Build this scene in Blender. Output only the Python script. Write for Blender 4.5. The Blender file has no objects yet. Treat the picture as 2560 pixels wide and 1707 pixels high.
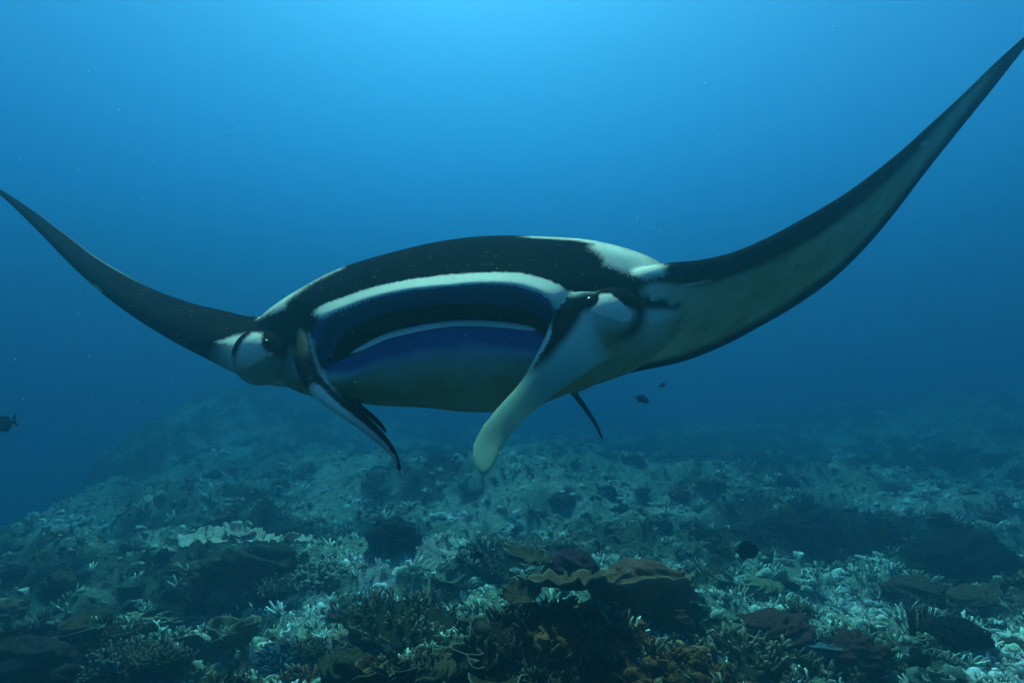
import bpy, bmesh, math, random
import numpy as np
from mathutils import Vector, Matrix, kdtree
from mathutils.bvhtree import BVHTree

random.seed(7)
rng = np.random.default_rng(11)
scene = bpy.context.scene
COL = scene.collection
R = math.radians

# ------------------------------------------------------------------ camera, light, exposure
PITCH = 4.0
FOCAL = 22.0
cam_data = bpy.data.cameras.new('camera')
cam_data.lens = FOCAL
cam_data.sensor_width = 36.0
cam_data.clip_start = 0.05
cam_data.clip_end = 600.0
cam = bpy.data.objects.new('camera', cam_data)
cam.rotation_euler = (R(90 + PITCH), 0, 0)
COL.objects.link(cam)
scene.camera = cam

SUN_EL, SUN_AZ = 57.0, -6.0
SUN_DIR = Vector((math.sin(R(SUN_AZ)) * math.cos(R(SUN_EL)), math.cos(R(SUN_AZ)) * math.cos(R(SUN_EL)), math.sin(R(SUN_EL))))
world = bpy.data.worlds.new('World')
scene.world = world
world.use_nodes = True
wn = world.node_tree
bg = next(n for n in wn.nodes if n.type == 'BACKGROUND')
sky = wn.nodes.new('ShaderNodeTexSky')
sky.sky_type = 'NISHITA'
sky.sun_disc = False
sky.sun_elevation = R(SUN_EL)
sky.sun_rotation = R(SUN_AZ)
wn.links.new(sky.outputs[0], bg.inputs[0])
SKY_STRENGTH = 0.05
bg.inputs[1].default_value = SKY_STRENGTH

sun_data = bpy.data.lights.new('sun', 'SUN')
sun_data.energy = 5.0
sun_data.angle = R(3.0)
sun_data.color = (1.0, 0.91, 0.50)
sun = bpy.data.objects.new('sun', sun_data)
sun.rotation_euler = SUN_DIR.to_track_quat('Z', 'Y').to_euler()
COL.objects.link(sun)

vs = scene.view_settings
vs.view_transform = 'Standard'
vs.look = 'None'
vs.gamma = 1.0
vs.use_curve_mapping = False
vs.exposure = 2.4
scene.cycles.max_bounces = 8
scene.cycles.diffuse_bounces = 5
scene.cycles.transmission_bounces = 6
scene.cycles.glossy_bounces = 2
scene.cycles.volume_bounces = 4
scene.cycles.use_denoising = True
scene.cycles.sample_clamp_indirect = 5.0

# sea water, round the camera and the whole reef
WATER_TOP = 10.0
WATER_DENSITY = 0.185
WATER_COLOR = (0.0001, 0.018, 0.125)     # scattered share of red, green, blue
WATER_ABSORB = (0.0, 0.25, 0.44)
WATER_G = 0.30
GLARE_DENSITY = 0.034         # drifting particles, strongly forward scattering
GLARE_G = 0.955
GLARE_COLOR = (0.20, 0.72, 0.62)
REEF = 1.45            # size of the reef against the first layout

# ------------------------------------------------------------------ small helpers
FPX = 2560 * FOCAL / 36.0
CP, SP = math.cos(R(PITCH)), math.sin(R(PITCH))

def at(u, v, d):
    """photo position (2560 x 1707) and distance along the view axis -> a point of the place"""
    x = (u - 1280.0) / FPX * d
    z = -(v - 853.5) / FPX * d
    return np.array((x, d * CP - z * SP, d * SP + z * CP))

def to_px(P):
    y = P[:, 1] * CP + P[:, 2] * SP
    z = -P[:, 1] * SP + P[:, 2] * CP
    return 1280 + P[:, 0] / y * FPX, 853.5 - z / y * FPX

def hash2(ix, iy, seed):
    h = (ix.astype(np.int64) * 374761393 + iy.astype(np.int64) * 668265263 + seed * 1442695041) & 0xFFFFFFFF
    h = ((h ^ (h >> 13)) * 1274126177) & 0xFFFFFFFF
    h = ((h ^ (h >> 16)) * 2246822519) & 0xFFFFFFFF
    return ((h ^ (h >> 15)) & 0xFFFFFF) / float(0xFFFFFF)

def vnoise(x, y, seed=0):
    x = np.asarray(x, float); y = np.asarray(y, float)
    ix = np.floor(x); iy = np.floor(y)
    fx = x - ix; fy = y - iy
    fx = fx * fx * fx * (fx * (fx * 6 - 15) + 10); fy = fy * fy * fy * (fy * (fy * 6 - 15) + 10)
    a = hash2(ix, iy, seed); b = hash2(ix + 1, iy, seed)
    c = hash2(ix, iy + 1, seed); d = hash2(ix + 1, iy + 1, seed)
    return (a + (b - a) * fx) * (1 - fy) + (c + (d - c) * fx) * fy - 0.5

def fbm(x, y, seed=0, octv=4, gain=0.5):
    s = 0; amp = 1.0
    for k in range(octv):
        s = s + amp * vnoise(x * 2 ** k + 13.7 * k, y * 2 ** k - 7.1 * k, seed + k)
        amp *= gain
    return s

def sstep(a, b, x):
    t = np.clip((x - a) / (b - a), 0, 1)
    return t * t * (3 - 2 * t)

def mesh_from(name, V, F, mats=(), smooth=True, attrs=None):
    """V (n,3), F (m,4) quads (a quad whose last two corners repeat is a triangle)"""
    V = np.asarray(V, np.float32); F = np.asarray(F, np.int32)
    me = bpy.data.meshes.new(name)
    tri = F[:, 2] == F[:, 3] if F.shape[1] == 4 else np.ones(len(F), bool)
    if F.shape[1] == 3:
        F = np.hstack([F, F[:, 2:3]])
    tot = np.where(tri, 3, 4).astype(np.int32)
    keep = np.ones((len(F), 4), bool); keep[tri, 3] = False
    loops = F[keep]
    me.vertices.add(len(V)); me.vertices.foreach_set('co', V.ravel())
    me.loops.add(len(loops)); me.loops.foreach_set('vertex_index', loops.astype(np.int32))
    me.polygons.add(len(F))
    st = np.concatenate([[0], np.cumsum(tot)[:-1]]).astype(np.int32)
    me.polygons.foreach_set('loop_start', st)
    me.polygons.foreach_set('use_smooth', np.full(len(F), smooth))
    for k, arr in (attrs or {}).items():
        arr = np.asarray(arr, np.float32)
        if arr.ndim == 1:
            a = me.attributes.new(k, 'FLOAT', 'POINT'); a.data.foreach_set('value', arr)
        else:
            if arr.shape[1] == 3:
                arr = np.hstack([arr, np.ones((len(arr), 1), np.float32)])
            a = me.attributes.new(k, 'FLOAT_COLOR', 'POINT'); a.data.foreach_set('color', arr.ravel())
    for m in mats:
        me.materials.append(m)
    me.validate(); me.update()
    return me

def link(name, me, parent=None, loc=None):
    o = bpy.data.objects.new(name, me)
    COL.objects.link(o)
    if parent is not None:
        o.parent = parent
    if loc is not None:
        o.location = loc
    return o

def tag(o, label=None, cat=None, group=None, kind=None):
    if label: o['label'] = label
    if cat: o['category'] = cat
    if group: o['group'] = group
    if kind: o['kind'] = kind
    return o

def thing(name, label, cat, loc, group=None):
    o = bpy.data.objects.new(name, None)
    o.empty_display_size = 0.1
    COL.objects.link(o); o.location = loc
    return tag(o, label, cat, group)

class MB:
    """collects shapes into one mesh, with a 'tip' value (0 base .. 1 tip) per vertex"""
    def __init__(s):
        s.V = []; s.F = []; s.T = []; s.n = 0
    def add(s, V, F, T):
        V = np.asarray(V, float); F = np.asarray(F, int)
        if F.shape[1] == 3: F = np.hstack([F, F[:, 2:3]])
        s.V.append(V); s.F.append(F + s.n); s.T.append(np.broadcast_to(np.asarray(T, float), (len(V),)))
        s.n += len(V)
    def tube(s, pts, rad, n=6, t0=0.0, t1=1.0, flat=1.0):
        pts = np.asarray(pts, float); m = len(pts)
        tan = np.gradient(pts, axis=0)
        tan /= np.linalg.norm(tan, axis=1)[:, None] + 1e-9
        ref = np.array((0.31, 0.95, 0.02)) if abs(tan[0, 2]) > 0.6 else np.array((0.05, 0.1, 1.0))
        a = np.cross(tan, ref); a /= np.linalg.norm(a, axis=1)[:, None] + 1e-9
        b = np.cross(tan, a)
        ang = np.arange(n) * 2 * math.pi / n
        rad = np.asarray(rad, float)
        V = (pts[:, None] + rad[:, None, None] * (np.cos(ang)[None, :, None] * a[:, None] + flat * np.sin(ang)[None, :, None] * b[:, None])).reshape(-1, 3)
        V = np.vstack([V, pts[-1] + tan[-1] * rad[-1] * 0.6])
        F = []
        for i in range(m - 1):
            for j in range(n):
                k = (j + 1) % n
                F.append((i * n + j, i * n + k, (i + 1) * n + k, (i + 1) * n + j))
        e = m * n
        for j in range(n):
            F.append(((m - 1) * n + j, (m - 1) * n + (j + 1) % n, e, e))
        T = np.append(np.repeat(np.linspace(t0, t1, m), n), t1)
        s.add(V, F, T)
    def grid(s, P, T, closed_u=False):
        """P (a,b,3) sheet"""
        a, b, _ = P.shape
        F = []
        bb = b if closed_u else b - 1
        for i in range(a - 1):
            for j in range(bb):
                k = (j + 1) % b
                F.append((i * b + j, i * b + k, (i + 1) * b + k, (i + 1) * b + j))
        s.add(P.reshape(-1, 3), F, np.asarray(T).reshape(-1))
    def arrays(s):
        return np.vstack(s.V), np.vstack(s.F), np.concatenate(s.T)
    def mesh(s, name, mat, smooth=True):
        V, F, T = s.arrays()
        return mesh_from(name, V, F, [mat], smooth, {'tip': T})

# ------------------------------------------------------------------ materials
def new_mat(name, rough=0.75, spec=0.25):
    m = bpy.data.materials.new(name); m.use_nodes = True
    nt = m.node_tree
    b = next(n for n in nt.nodes if n.type == 'BSDF_PRINCIPLED')
    b.inputs['Roughness'].default_value = rough
    b.inputs['Specular IOR Level'].default_value = spec
    return m, nt, b

def N(nt, kind, **kw):
    n = nt.nodes.new(kind)
    for k, v in kw.items():
        if k.startswith('_'): setattr(n, k[1:], v)
        else: n.inputs[k].default_value = v
    return n

def math_node(nt, op, a, b=None, clamp=False):
    n = nt.nodes.new('ShaderNodeMath'); n.operation = op; n.use_clamp = clamp
    for i, x in enumerate((a, b)):
        if x is None: continue
        if isinstance(x, (int, float)): n.inputs[i].default_value = x
        else: nt.links.new(x, n.inputs[i])
    return n.outputs[0]

def mixc(nt, fac, a, b, blend='MIX'):
    n = nt.nodes.new('ShaderNodeMix'); n.data_type = 'RGBA'; n.blend_type = blend
    for sock, x in ((n.inputs[0], fac), (n.inputs[6], a), (n.inputs[7], b)):
        if isinstance(x, (int, float)): sock.default_value = x
        elif isinstance(x, tuple): sock.default_value = (*x, 1.0) if len(x) == 3 else x
        else: nt.links.new(x, sock)
    return n.outputs[2]

def noise(nt, scale, detail=4.0, rough=0.6, coord='Object', dist=0.0):
    tc = nt.nodes.new('ShaderNodeTexCoord')
    n = N(nt, 'ShaderNodeTexNoise', Scale=scale, Detail=detail, Roughness=rough, Distortion=dist)
    nt.links.new(tc.outputs[coord], n.inputs['Vector'])
    return n.outputs['Fac']

def ramp(nt, fac, lo, hi):
    n = nt.nodes.new('ShaderNodeMapRange'); n.clamp = True
    nt.links.new(fac, n.inputs[0]); n.inputs[1].default_value = lo; n.inputs[2].default_value = hi
    return n.outputs[0]

def attr(nt, name, out='Fac'):
    n = nt.nodes.new('ShaderNodeAttribute'); n.attribute_name = name
    return n.outputs[out]

def bump(nt, b, height, strength, dist):
    n = N(nt, 'ShaderNodeBump', Strength=strength, Distance=dist)
    nt.links.new(height, n.inputs['Height']); nt.links.new(n.outputs[0], b.inputs['Normal'])

def skin_material():
    m, nt, b = new_mat('manta_skin', 0.5, 0.0)
    nl = noise(nt, 6, 4, 0.6); fine = noise(nt, 260, 3, 0.6)
    nz = math_node(nt, 'ADD', math_node(nt, 'MULTIPLY', noise(nt, 48, 6, 0.75, dist=0.8), 0.6), math_node(nt, 'MULTIPLY', noise(nt, 130, 4, 0.7), 0.4))
    pale = math_node(nt, 'ADD', attr(nt, 'pale'), math_node(nt, 'MULTIPLY', math_node(nt, 'SUBTRACT', nz, 0.5), 1.9))
    pale = ramp(nt, pale, 0.30, 0.72)
    belly = math_node(nt, 'ADD', attr(nt, 'belly'), math_node(nt, 'MULTIPLY', math_node(nt, 'SUBTRACT', nl, 0.5), 0.35))
    belly = ramp(nt, belly, 0.1, 0.95)
    stain = math_node(nt, 'MULTIPLY', ramp(nt, nl, 0.40, 0.60), attr(nt, 'stain'))
    clean = mixc(nt, ramp(nt, nz, 0.35, 0.65), (0.68, 0.73, 0.63), (0.52, 0.58, 0.50))
    clean = mixc(nt, ramp(nt, attr(nt, 'thin'), 0.0, 0.6), clean, (0.42, 0.72, 0.64))
    bcol = mixc(nt, stain, clean, (0.44, 0.33, 0.16))
    bcol = mixc(nt, math_node(nt, 'MULTIPLY', attr(nt, 'stain'), 0.55), bcol, (0.38, 0.38, 0.24))
    dark = mixc(nt, ramp(nt, nz, 0.35, 0.7), (0.005, 0.006, 0.008), (0.012, 0.013, 0.017))
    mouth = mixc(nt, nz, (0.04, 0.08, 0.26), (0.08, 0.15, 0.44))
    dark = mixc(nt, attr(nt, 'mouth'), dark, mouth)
    white = mixc(nt, ramp(nt, nz, 0.3, 0.75), (0.86, 0.82, 0.68), (0.58, 0.58, 0.54))
    c = mixc(nt, pale, mixc(nt, belly, dark, bcol), white)
    # scratches, scars and specks
    tcs = nt.nodes.new('ShaderNodeTexCoord'); mp = nt.nodes.new('ShaderNodeMapping'); mp.inputs['Scale'].default_value = (7, 40, 90); mp.inputs['Rotation'].default_value = (0.3, 0.5, 0.4)
    nt.links.new(tcs.outputs['Object'], mp.inputs['Vector'])
    ns = N(nt, 'ShaderNodeTexNoise', Scale=1.0, Detail=3.0, Roughness=0.55); nt.links.new(mp.outputs[0], ns.inputs['Vector'])
    c = mixc(nt, math_node(nt, 'MULTIPLY', ramp(nt, ns.outputs['Fac'], 0.66, 0.74), 0.22), c, (0.30, 0.31, 0.30))
    spots = ramp(nt, noise(nt, 17, 3, 0.5), 0.66, 0.72)
    c = mixc(nt, math_node(nt, 'MULTIPLY', math_node(nt, 'MULTIPLY', spots, attr(nt, 'stain')), 0.6), c, (0.03, 0.035, 0.03))
    sp = ramp(nt, noise(nt, 38, 2, 0.4), 0.70, 0.74)
    c = mixc(nt, math_node(nt, 'MULTIPLY', sp, 0.25), c, (0.3, 0.3, 0.28))
    nt.links.new(c, b.inputs['Base Color'])
    bump(nt, b, math_node(nt, 'ADD', fine, nz), 0.4, 0.005)
    tr = nt.nodes.new('ShaderNodeBsdfTranslucent'); nt.links.new(c, tr.inputs['Color'])
    mx = nt.nodes.new('ShaderNodeMixShader')
    nt.links.new(math_node(nt, 'MULTIPLY', attr(nt, 'thin'), 0.7), mx.inputs[0])
    nt.links.new(b.outputs[0], mx.inputs[1]); nt.links.new(tr.outputs[0], mx.inputs[2])
    out = next(n for n in nt.nodes if n.type == 'OUTPUT_MATERIAL')
    nt.links.new(mx.outputs[0], out.inputs['Surface'])
    return m

def coral_material():
    """pigment from the colony's own object colour, paler growing tips, fine polyp relief"""
    m, nt, b = new_mat('coral', 0.85, 0.0)
    oi = nt.nodes.new('ShaderNodeObjectInfo')
    nz = noise(nt, 22, 5, 0.65); fine = noise(nt, 140, 3, 0.7)
    c = mixc(nt, ramp(nt, nz, 0.3, 0.75), oi.outputs['Color'], (0.35, 0.35, 0.35), 'MULTIPLY')
    c = mixc(nt, math_node(nt, 'MULTIPLY', ramp(nt, attr(nt, 'tip'), 0.72, 1.0), oi.outputs['Alpha']), c, (0.62, 0.58, 0.42))
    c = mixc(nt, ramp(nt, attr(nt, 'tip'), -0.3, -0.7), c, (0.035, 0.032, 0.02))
    c = mixc(nt, ramp(nt, fine, 0.45, 0.75), c, mixc(nt, 0.6, c, (0.5, 0.5, 0.4), 'MULTIPLY'))
    nt.links.new(c, b.inputs['Base Color'])
    mid = noise(nt, 34, 5, 0.7, dist=0.5)
    bump(nt, b, math_node(nt, 'ADD', math_node(nt, 'MULTIPLY', mid, 1.6), fine), 0.9, 0.025)
    return m

def rubble_material():
    m, nt, b = new_mat('coral_fragments', 0.85, 0.0)
    a = nt.nodes.new('ShaderNodeAttribute'); a.attribute_name = 'Col'
    nz = noise(nt, 90, 4, 0.65)
    c = mixc(nt, ramp(nt, nz, 0.3, 0.8), a.outputs['Color'], (0.55, 0.55, 0.55), 'MULTIPLY')
    nt.links.new(c, b.inputs['Base Color'])
    bump(nt, b, nz, 0.5, 0.006)
    return m

def seabed_material():
    m, nt, b = new_mat('seabed', 0.9, 0.0)
    a = nt.nodes.new('ShaderNodeAttribute'); a.attribute_name = 'Col'
    nz = noise(nt, 9, 6, 0.7); fine = noise(nt, 45, 5, 0.7, dist=0.6)
    c = mixc(nt, ramp(nt, nz, 0.35, 0.65), a.outputs['Color'], (0.3, 0.28, 0.24), 'MULTIPLY')
    c = mixc(nt, ramp(nt, fine, 0.56, 0.66), c, mixc(nt, 0.5, a.outputs['Color'], (0.5, 0.48, 0.38)))
    nt.links.new(c, b.inputs['Base Color'])
    bump(nt, b, math_node(nt, 'ADD', fine, nz), 1.0, 0.09)
    return m

def plain_mat(name, col, rough=0.5, spec=0.3, var=0.5, scale=40):
    m, nt, b = new_mat(name, rough, spec)
    nz = noise(nt, scale, 4, 0.6)
    nt.links.new(mixc(nt, ramp(nt, nz, 0.3, 0.7), col, tuple(x * var for x in col)), b.inputs['Base Color'])
    return m

M_SKIN = skin_material()
M_CORAL = coral_material()
M_RUBBLE = rubble_material()
M_BED = seabed_material()
M_EYE = plain_mat('eye_dark', (0.006, 0.006, 0.008), 0.25, 0.15)
M_FISH_DARK = plain_mat('fish_dark', (0.010, 0.010, 0.016), 0.4, 0.4)
M_FISH_BLUE = plain_mat('fish_blue', (0.02, 0.04, 0.12), 0.4, 0.4)
M_FISH_PALE = plain_mat('fish_pale', (0.55, 0.58, 0.55), 0.35, 0.5)
M_FISH_YELLOW = plain_mat('fish_yellow', (0.6, 0.42, 0.05), 0.4, 0.4)

# ------------------------------------------------------------------ the water and the seabed
def make_water():
    m = bpy.data.materials.new('sea_water'); m.use_nodes = True
    nt = m.node_tree; nt.nodes.clear()
    out = nt.nodes.new('ShaderNodeOutputMaterial')
    pv = nt.nodes.new('ShaderNodeVolumePrincipled')
    pv.inputs['Color'].default_value = (*WATER_COLOR, 1)
    pv.inputs['Absorption Color'].default_value = (*WATER_ABSORB, 1)
    pv.inputs['Density'].default_value = WATER_DENSITY
    pv.inputs['Anisotropy'].default_value = WATER_G
    pv.inputs['Density Attribute'].default_value = ''
    p2 = nt.nodes.new('ShaderNodeVolumePrincipled')
    p2.inputs['Color'].default_value = (*GLARE_COLOR, 1)
    p2.inputs['Absorption Color'].default_value = (1, 1, 1, 1)
    p2.inputs['Density'].default_value = GLARE_DENSITY
    p2.inputs['Anisotropy'].default_value = GLARE_G
    p2.inputs['Density Attribute'].default_value = ''
    add = nt.nodes.new('ShaderNodeAddShader')
    nt.links.new(pv.outputs[0], add.inputs[0]); nt.links.new(p2.outputs[0], add.inputs[1])
    nt.links.new(add.outputs[0], out.inputs['Volume'])
    x0, x1, y0, y1, z0, z1 = -130, 130, -25, 170, -16, WATER_TOP
    V = [(x, y, z) for z in (z0, z1) for y in (y0, y1) for x in (x0, x1)]
    F = [(0, 2, 3, 1), (4, 5, 7, 6), (0, 1, 5, 4), (2, 6, 7, 3), (0, 4, 6, 2), (1, 3, 7, 5)]
    o = link('haze', mesh_from('haze', V, F, [m], False))
    tag(o, 'clear blue sea water filling the whole scene', kind='stuff')
make_water()

def bed_z(x, y):
    """height of the reef"""
    x = np.asarray(x, float) / REEF; y = np.asarray(y, float) / REEF
    z = -1.42 + 0.0 * x
    # reef shoulder climbing on the right, mound on the left behind the manta
    z = z + 1.25 * sstep(3.0, 15.0, x) * sstep(5.0, 17.0, y)
    z = z + 1.22 * np.exp(-(((x + 7.6) / 3.6) ** 2 + ((y - 16.5) / 4.5) ** 2))
    z = z + 0.35 * np.exp(-(((x - 1.0) / 4.5) ** 2 + ((y - 9.5) / 2.0) ** 2))
    # drop-off to deep water on the left
    edge = -4.6 - 0.33 * (y - 6.0) + 0.5 * fbm(y * 0.5, x * 0.1, 5)
    z = z - 7.0 * sstep(0.0, 7.0, edge - x) - 0.25 * np.clip(edge - x, 0, 30) * 0.6
    z = z - 0.9 * sstep(16, 34, y)
    # foreground ledge, hummocks, small relief
    z = z + 0.22 * np.exp(-(((x - 0.5) / 1.3) ** 2 + ((y - 3.0) / 0.6) ** 2))
    near = sstep(70, 12, y)
    h = fbm(x * 0.75, y * 0.95, 21, 3)
    z = z + 0.42 * h * near
    rid = 0.5 - np.abs(fbm(x * 1.9 + 0.4 * h, y * 2.3, 31, 3))
    z = z + 0.26 * (rid - 0.35) * near
    z = z + 0.07 * fbm(x * 6.5, y * 7.5, 41, 3) * near
    z = z + 0.028 * fbm(x * 22, y * 24, 51, 2) * near
    return z * REEF

def ground_at(u, v):
    o = at(u, v, 1.0)
    t = np.linspace(0.8, 80, 8000)
    P = t[:, None] * o[None]
    below = P[:, 2] < bed_z(P[:, 0], P[:, 1])
    i = int(np.argmax(below)) if below.any() else len(t) - 1
    p = P[i]
    return np.array((p[0], p[1], float(bed_z(p[0], p[1]))))

PALE = np.array((0.72, 0.82, 0.62)); SAND = np.array((0.42, 0.53, 0.41)); OLIVE = np.array((0.10, 0.10, 0.055))
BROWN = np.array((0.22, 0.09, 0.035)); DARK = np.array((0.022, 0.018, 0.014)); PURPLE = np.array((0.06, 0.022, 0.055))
# broad patches of pigment and, under the dishes, painted shade: photo position, radius in metres, colour, weight
PATCHES = [((u, v), r, c, w) for (u, v), r, c, w in (
    ((1250, 1640), 0.75, DARK, 1.0), ((1430, 1620), 0.7, DARK, 1.0), ((1120, 1690), 0.6, DARK, 0.9), ((1600, 1680), 0.7, BROWN, 0.9), ((1850, 1690), 0.5, BROWN, 0.9), ((1000, 1600), 0.6, BROWN, 0.9),  # dark ones: dark coral, with shade below the dishes put into the colour
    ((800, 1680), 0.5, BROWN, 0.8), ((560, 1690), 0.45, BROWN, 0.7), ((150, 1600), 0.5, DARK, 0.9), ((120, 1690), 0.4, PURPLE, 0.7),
    ((2200, 1530), 0.9, PALE, 0.9), ((2450, 1660), 0.7, PALE, 1.0), ((2150, 1680), 0.35, DARK, 0.7), ((2480, 1480), 0.6, BROWN, 0.5),
    ((1000, 1450), 1.0, PALE, 0.9), ((700, 1560), 0.7, PALE, 0.8), ((380, 1540), 0.6, PALE, 0.8), ((80, 1560), 0.4, SAND, 0.8),
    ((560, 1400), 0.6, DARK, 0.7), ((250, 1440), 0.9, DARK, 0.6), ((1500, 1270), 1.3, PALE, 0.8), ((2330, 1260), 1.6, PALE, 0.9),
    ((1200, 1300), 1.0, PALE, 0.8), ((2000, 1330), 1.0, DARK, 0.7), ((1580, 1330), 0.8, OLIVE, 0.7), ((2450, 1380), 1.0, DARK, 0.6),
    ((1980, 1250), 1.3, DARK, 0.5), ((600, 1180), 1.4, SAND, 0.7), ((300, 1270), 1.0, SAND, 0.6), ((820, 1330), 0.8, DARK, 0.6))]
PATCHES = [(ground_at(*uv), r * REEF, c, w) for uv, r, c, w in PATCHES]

def pigment(x, y):
    x = np.asarray(x, float); y = np.asarray(y, float)
    n1 = fbm(x * 0.55, y * 0.48, 61, 4); n2 = fbm(x * 2.1, y * 1.8, 71, 4)
    t = sstep(-0.18, 0.16, n1 + 0.6 * n2)[:, None]
    c = OLIVE * 0.55 * (1 - t) + SAND * t
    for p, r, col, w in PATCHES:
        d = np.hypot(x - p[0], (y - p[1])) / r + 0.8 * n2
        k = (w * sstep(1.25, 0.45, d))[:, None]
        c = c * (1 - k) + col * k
    c = c * (1 + 0.9 * n2[:, None])
    return np.clip(c, 0.008, 0.82)

def make_seabed():
    ny, nx = 520, 480
    q = np.linspace(0, 1, ny)
    ys = -3.0 + 3.8 * q + 150 * q ** 3.6
    s = np.linspace(-1, 1, nx)
    s = 0.75 * s + 0.25 * s ** 3
    wid = 4.5 + 1.15 * np.clip(ys, 0, None)
    X = s[None] * wid[:, None]; Y = np.repeat(ys[:, None], nx, 1)
    x, y = X.ravel(), Y.ravel()
    V = np.stack([x, y, bed_z(x, y)], 1)
    i = np.arange(ny - 1)[:, None] * nx + np.arange(nx - 1)[None]
    F = np.stack([i, i + 1, i + 1 + nx, i + nx], -1).reshape(-1, 4)
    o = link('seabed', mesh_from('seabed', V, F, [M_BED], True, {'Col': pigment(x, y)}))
    tag(o, 'coral reef seabed of rock and sand fading into blue water', kind='structure')
make_seabed()

# ------------------------------------------------------------------ the manta ray
def cyc_spline(P, n):
    """closed Catmull-Rom through P (k,3) -> n points"""
    k = len(P)
    t = np.arange(n) * k / n
    i = np.floor(t).astype(int); f = (t - i)[:, None]
    p0, p1, p2, p3 = P[(i - 1) % k], P[i % k], P[(i + 1) % k], P[(i + 2) % k]
    return 0.5 * (2 * p1 + (p2 - p0) * f + (2 * p0 - 5 * p1 + 4 * p2 - p3) * f ** 2 + (3 * p1 - p0 - 3 * p2 + p3) * f ** 3)

def open_spline(A, t):
    """Catmull-Rom along the first axis of A at parameters t (0..len-1)"""
    k = len(A)
    i = np.clip(np.floor(t).astype(int), 0, k - 2)
    f = (t - i).reshape((-1,) + (1,) * (A.ndim - 1))
    g = lambda j: A[np.clip(j, 0, k - 1)]
    p0, p1, p2, p3 = g(i - 1), g(i), g(i + 1), g(i + 2)
    return 0.5 * (2 * p1 + (p2 - p0) * f + (2 * p0 - 5 * p1 + 4 * p2 - p3) * f ** 2 + (3 * p1 - p0 - 3 * p2 + p3) * f ** 3)

class Skin:
    """closed lofts gathered for the one continuous body; each vertex remembers part, a, b"""
    def __init__(s):
        s.V = []; s.F = []; s.P = []; s.n = 0
    def loft(s, rings, part, A, B):
        """rings (m,n,3) closed around; capped both ends; A (m,n), B (m,n) parameters"""
        m, n, _ = rings.shape
        V = np.vstack([rings.reshape(-1, 3), rings[0].mean(0), rings[-1].mean(0)])
        F = []
        for i in range(m - 1):
            j = np.arange(n); k = (j + 1) % n
            F.append(np.stack([i * n + j, i * n + k, (i + 1) * n + k, (i + 1) * n + j], 1))
        c0, c1 = m * n, m * n + 1
        j = np.arange(n); k = (j + 1) % n
        F.append(np.stack([k, j, np.full(n, c0), np.full(n, c0)], 1))
        F.append(np.stack([(m - 1) * n + j, (m - 1) * n + k, np.full(n, c1), np.full(n, c1)], 1))
        a = np.append(A.ravel(), [A[0].mean(), A[-1].mean()]); b = np.append(B.ravel(), [B[0].mean(), B[-1].mean()])
        s.V.append(V); s.F.append(np.vstack(F) + s.n); s.n += len(V)
        s.P.append(np.stack([np.full(len(V), part), a, b], 1))

def d_lip(u):
    return 1.80 + 0.19 * np.clip((1080 - u) / 240.0, 0, 2.2) ** 1.5 + 0.05 * np.clip((u - 1080) / 284.0, 0, 2.6) ** 1.7

def body_rings():
    def ring(pts, up, lo, cor):
        """16 (u,v): left corner, 7 upper, right corner, 7 lower; depth offsets behind the lip line"""
        out = []
        for i, (u, v) in enumerate(pts):
            off = cor if i in (0, 8) else (up if i < 8 else lo)
            out.append(at(u, v, float(d_lip(u)) + off))
        return np.array(out)
    slit = [(842, 893), (872, 842), (935, 805), (1020, 781), (1115, 771), (1210, 771), (1290, 779), (1345, 801), (1366, 830),
            (1335, 817), (1290, 807), (1220, 800), (1140, 799), (1050, 811), (960, 834), (893, 868)]
    c = np.array((1110, 812))
    inner = [tuple(c + (np.array(p) - c) * (0.86, 0.75)) for p in slit]
    r2 = [(826, 900), (838, 828), (915, 784), (1010, 757), (1115, 745), (1215, 742), (1302, 750), (1362, 782), (1374, 836),
          (1342, 828), (1290, 820), (1220, 814), (1140, 813), (1050, 825), (960, 848), (890, 880)]
    r3 = [(792, 912), (800, 812), (892, 762), (1000, 732), (1115, 719), (1220, 712), (1310, 722), (1376, 758), (1392, 845),
          (1352, 842), (1290, 835), (1220, 830), (1140, 829), (1050, 841), (960, 864), (878, 898)]
    r4 = [(735, 908), (765, 790), (870, 737), (990, 703), (1115, 686), (1230, 679), (1335, 687), (1430, 735), (1450, 850),
          (1390, 905), (1310, 900), (1220, 897), (1130, 896), (1040, 905), (950, 920), (850, 945)]
    r5 = [(668, 912), (712, 768), (832, 706), (970, 663), (1120, 640), (1262, 634), (1405, 652), (1540, 716), (1585, 838),
          (1500, 930), (1380, 972), (1250, 992), (1130, 994), (1020, 988), (910, 985), (780, 966)]
    r6 = [(618, 884), (650, 793), (805, 692), (980, 634), (1154, 600), (1320, 595), (1512, 612), (1668, 676), (1700, 810),
          (1600, 917), (1450, 972), (1320, 1020), (1190, 1030), (1060, 1018), (920, 1010), (745, 978)]
    rings = [ring(inner, 0.50, 0.45, 0.45), ring(slit, 0.17, 0.10, 0.12), ring(r2, 0.085, 0.0, 0.08), ring(r3, -0.02, -0.035, 0.05),
             ring(r4, 0.055, -0.09, 0.07), ring(r5, 0.19, 0.0, 0.12), ring(r6, 0.42, 0.30, 0.24)]
    for sc, (cu, cv), off in ((0.90, (1180, 800), 0.85), (0.68, (1270, 840), 1.30), (0.36, (1360, 905), 1.75), (0.10, (1424, 962), 2.1)):
        c6 = np.array((1160, 815.0))
        pts = []
        for (u, v) in r6:
            q = np.array((cu, cv)) + (np.array((u, v)) - c6) * sc
            pts.append(at(q[0], q[1], 1.9 + off))
        rings.append(np.array(pts))
    return np.array(rings)

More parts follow.
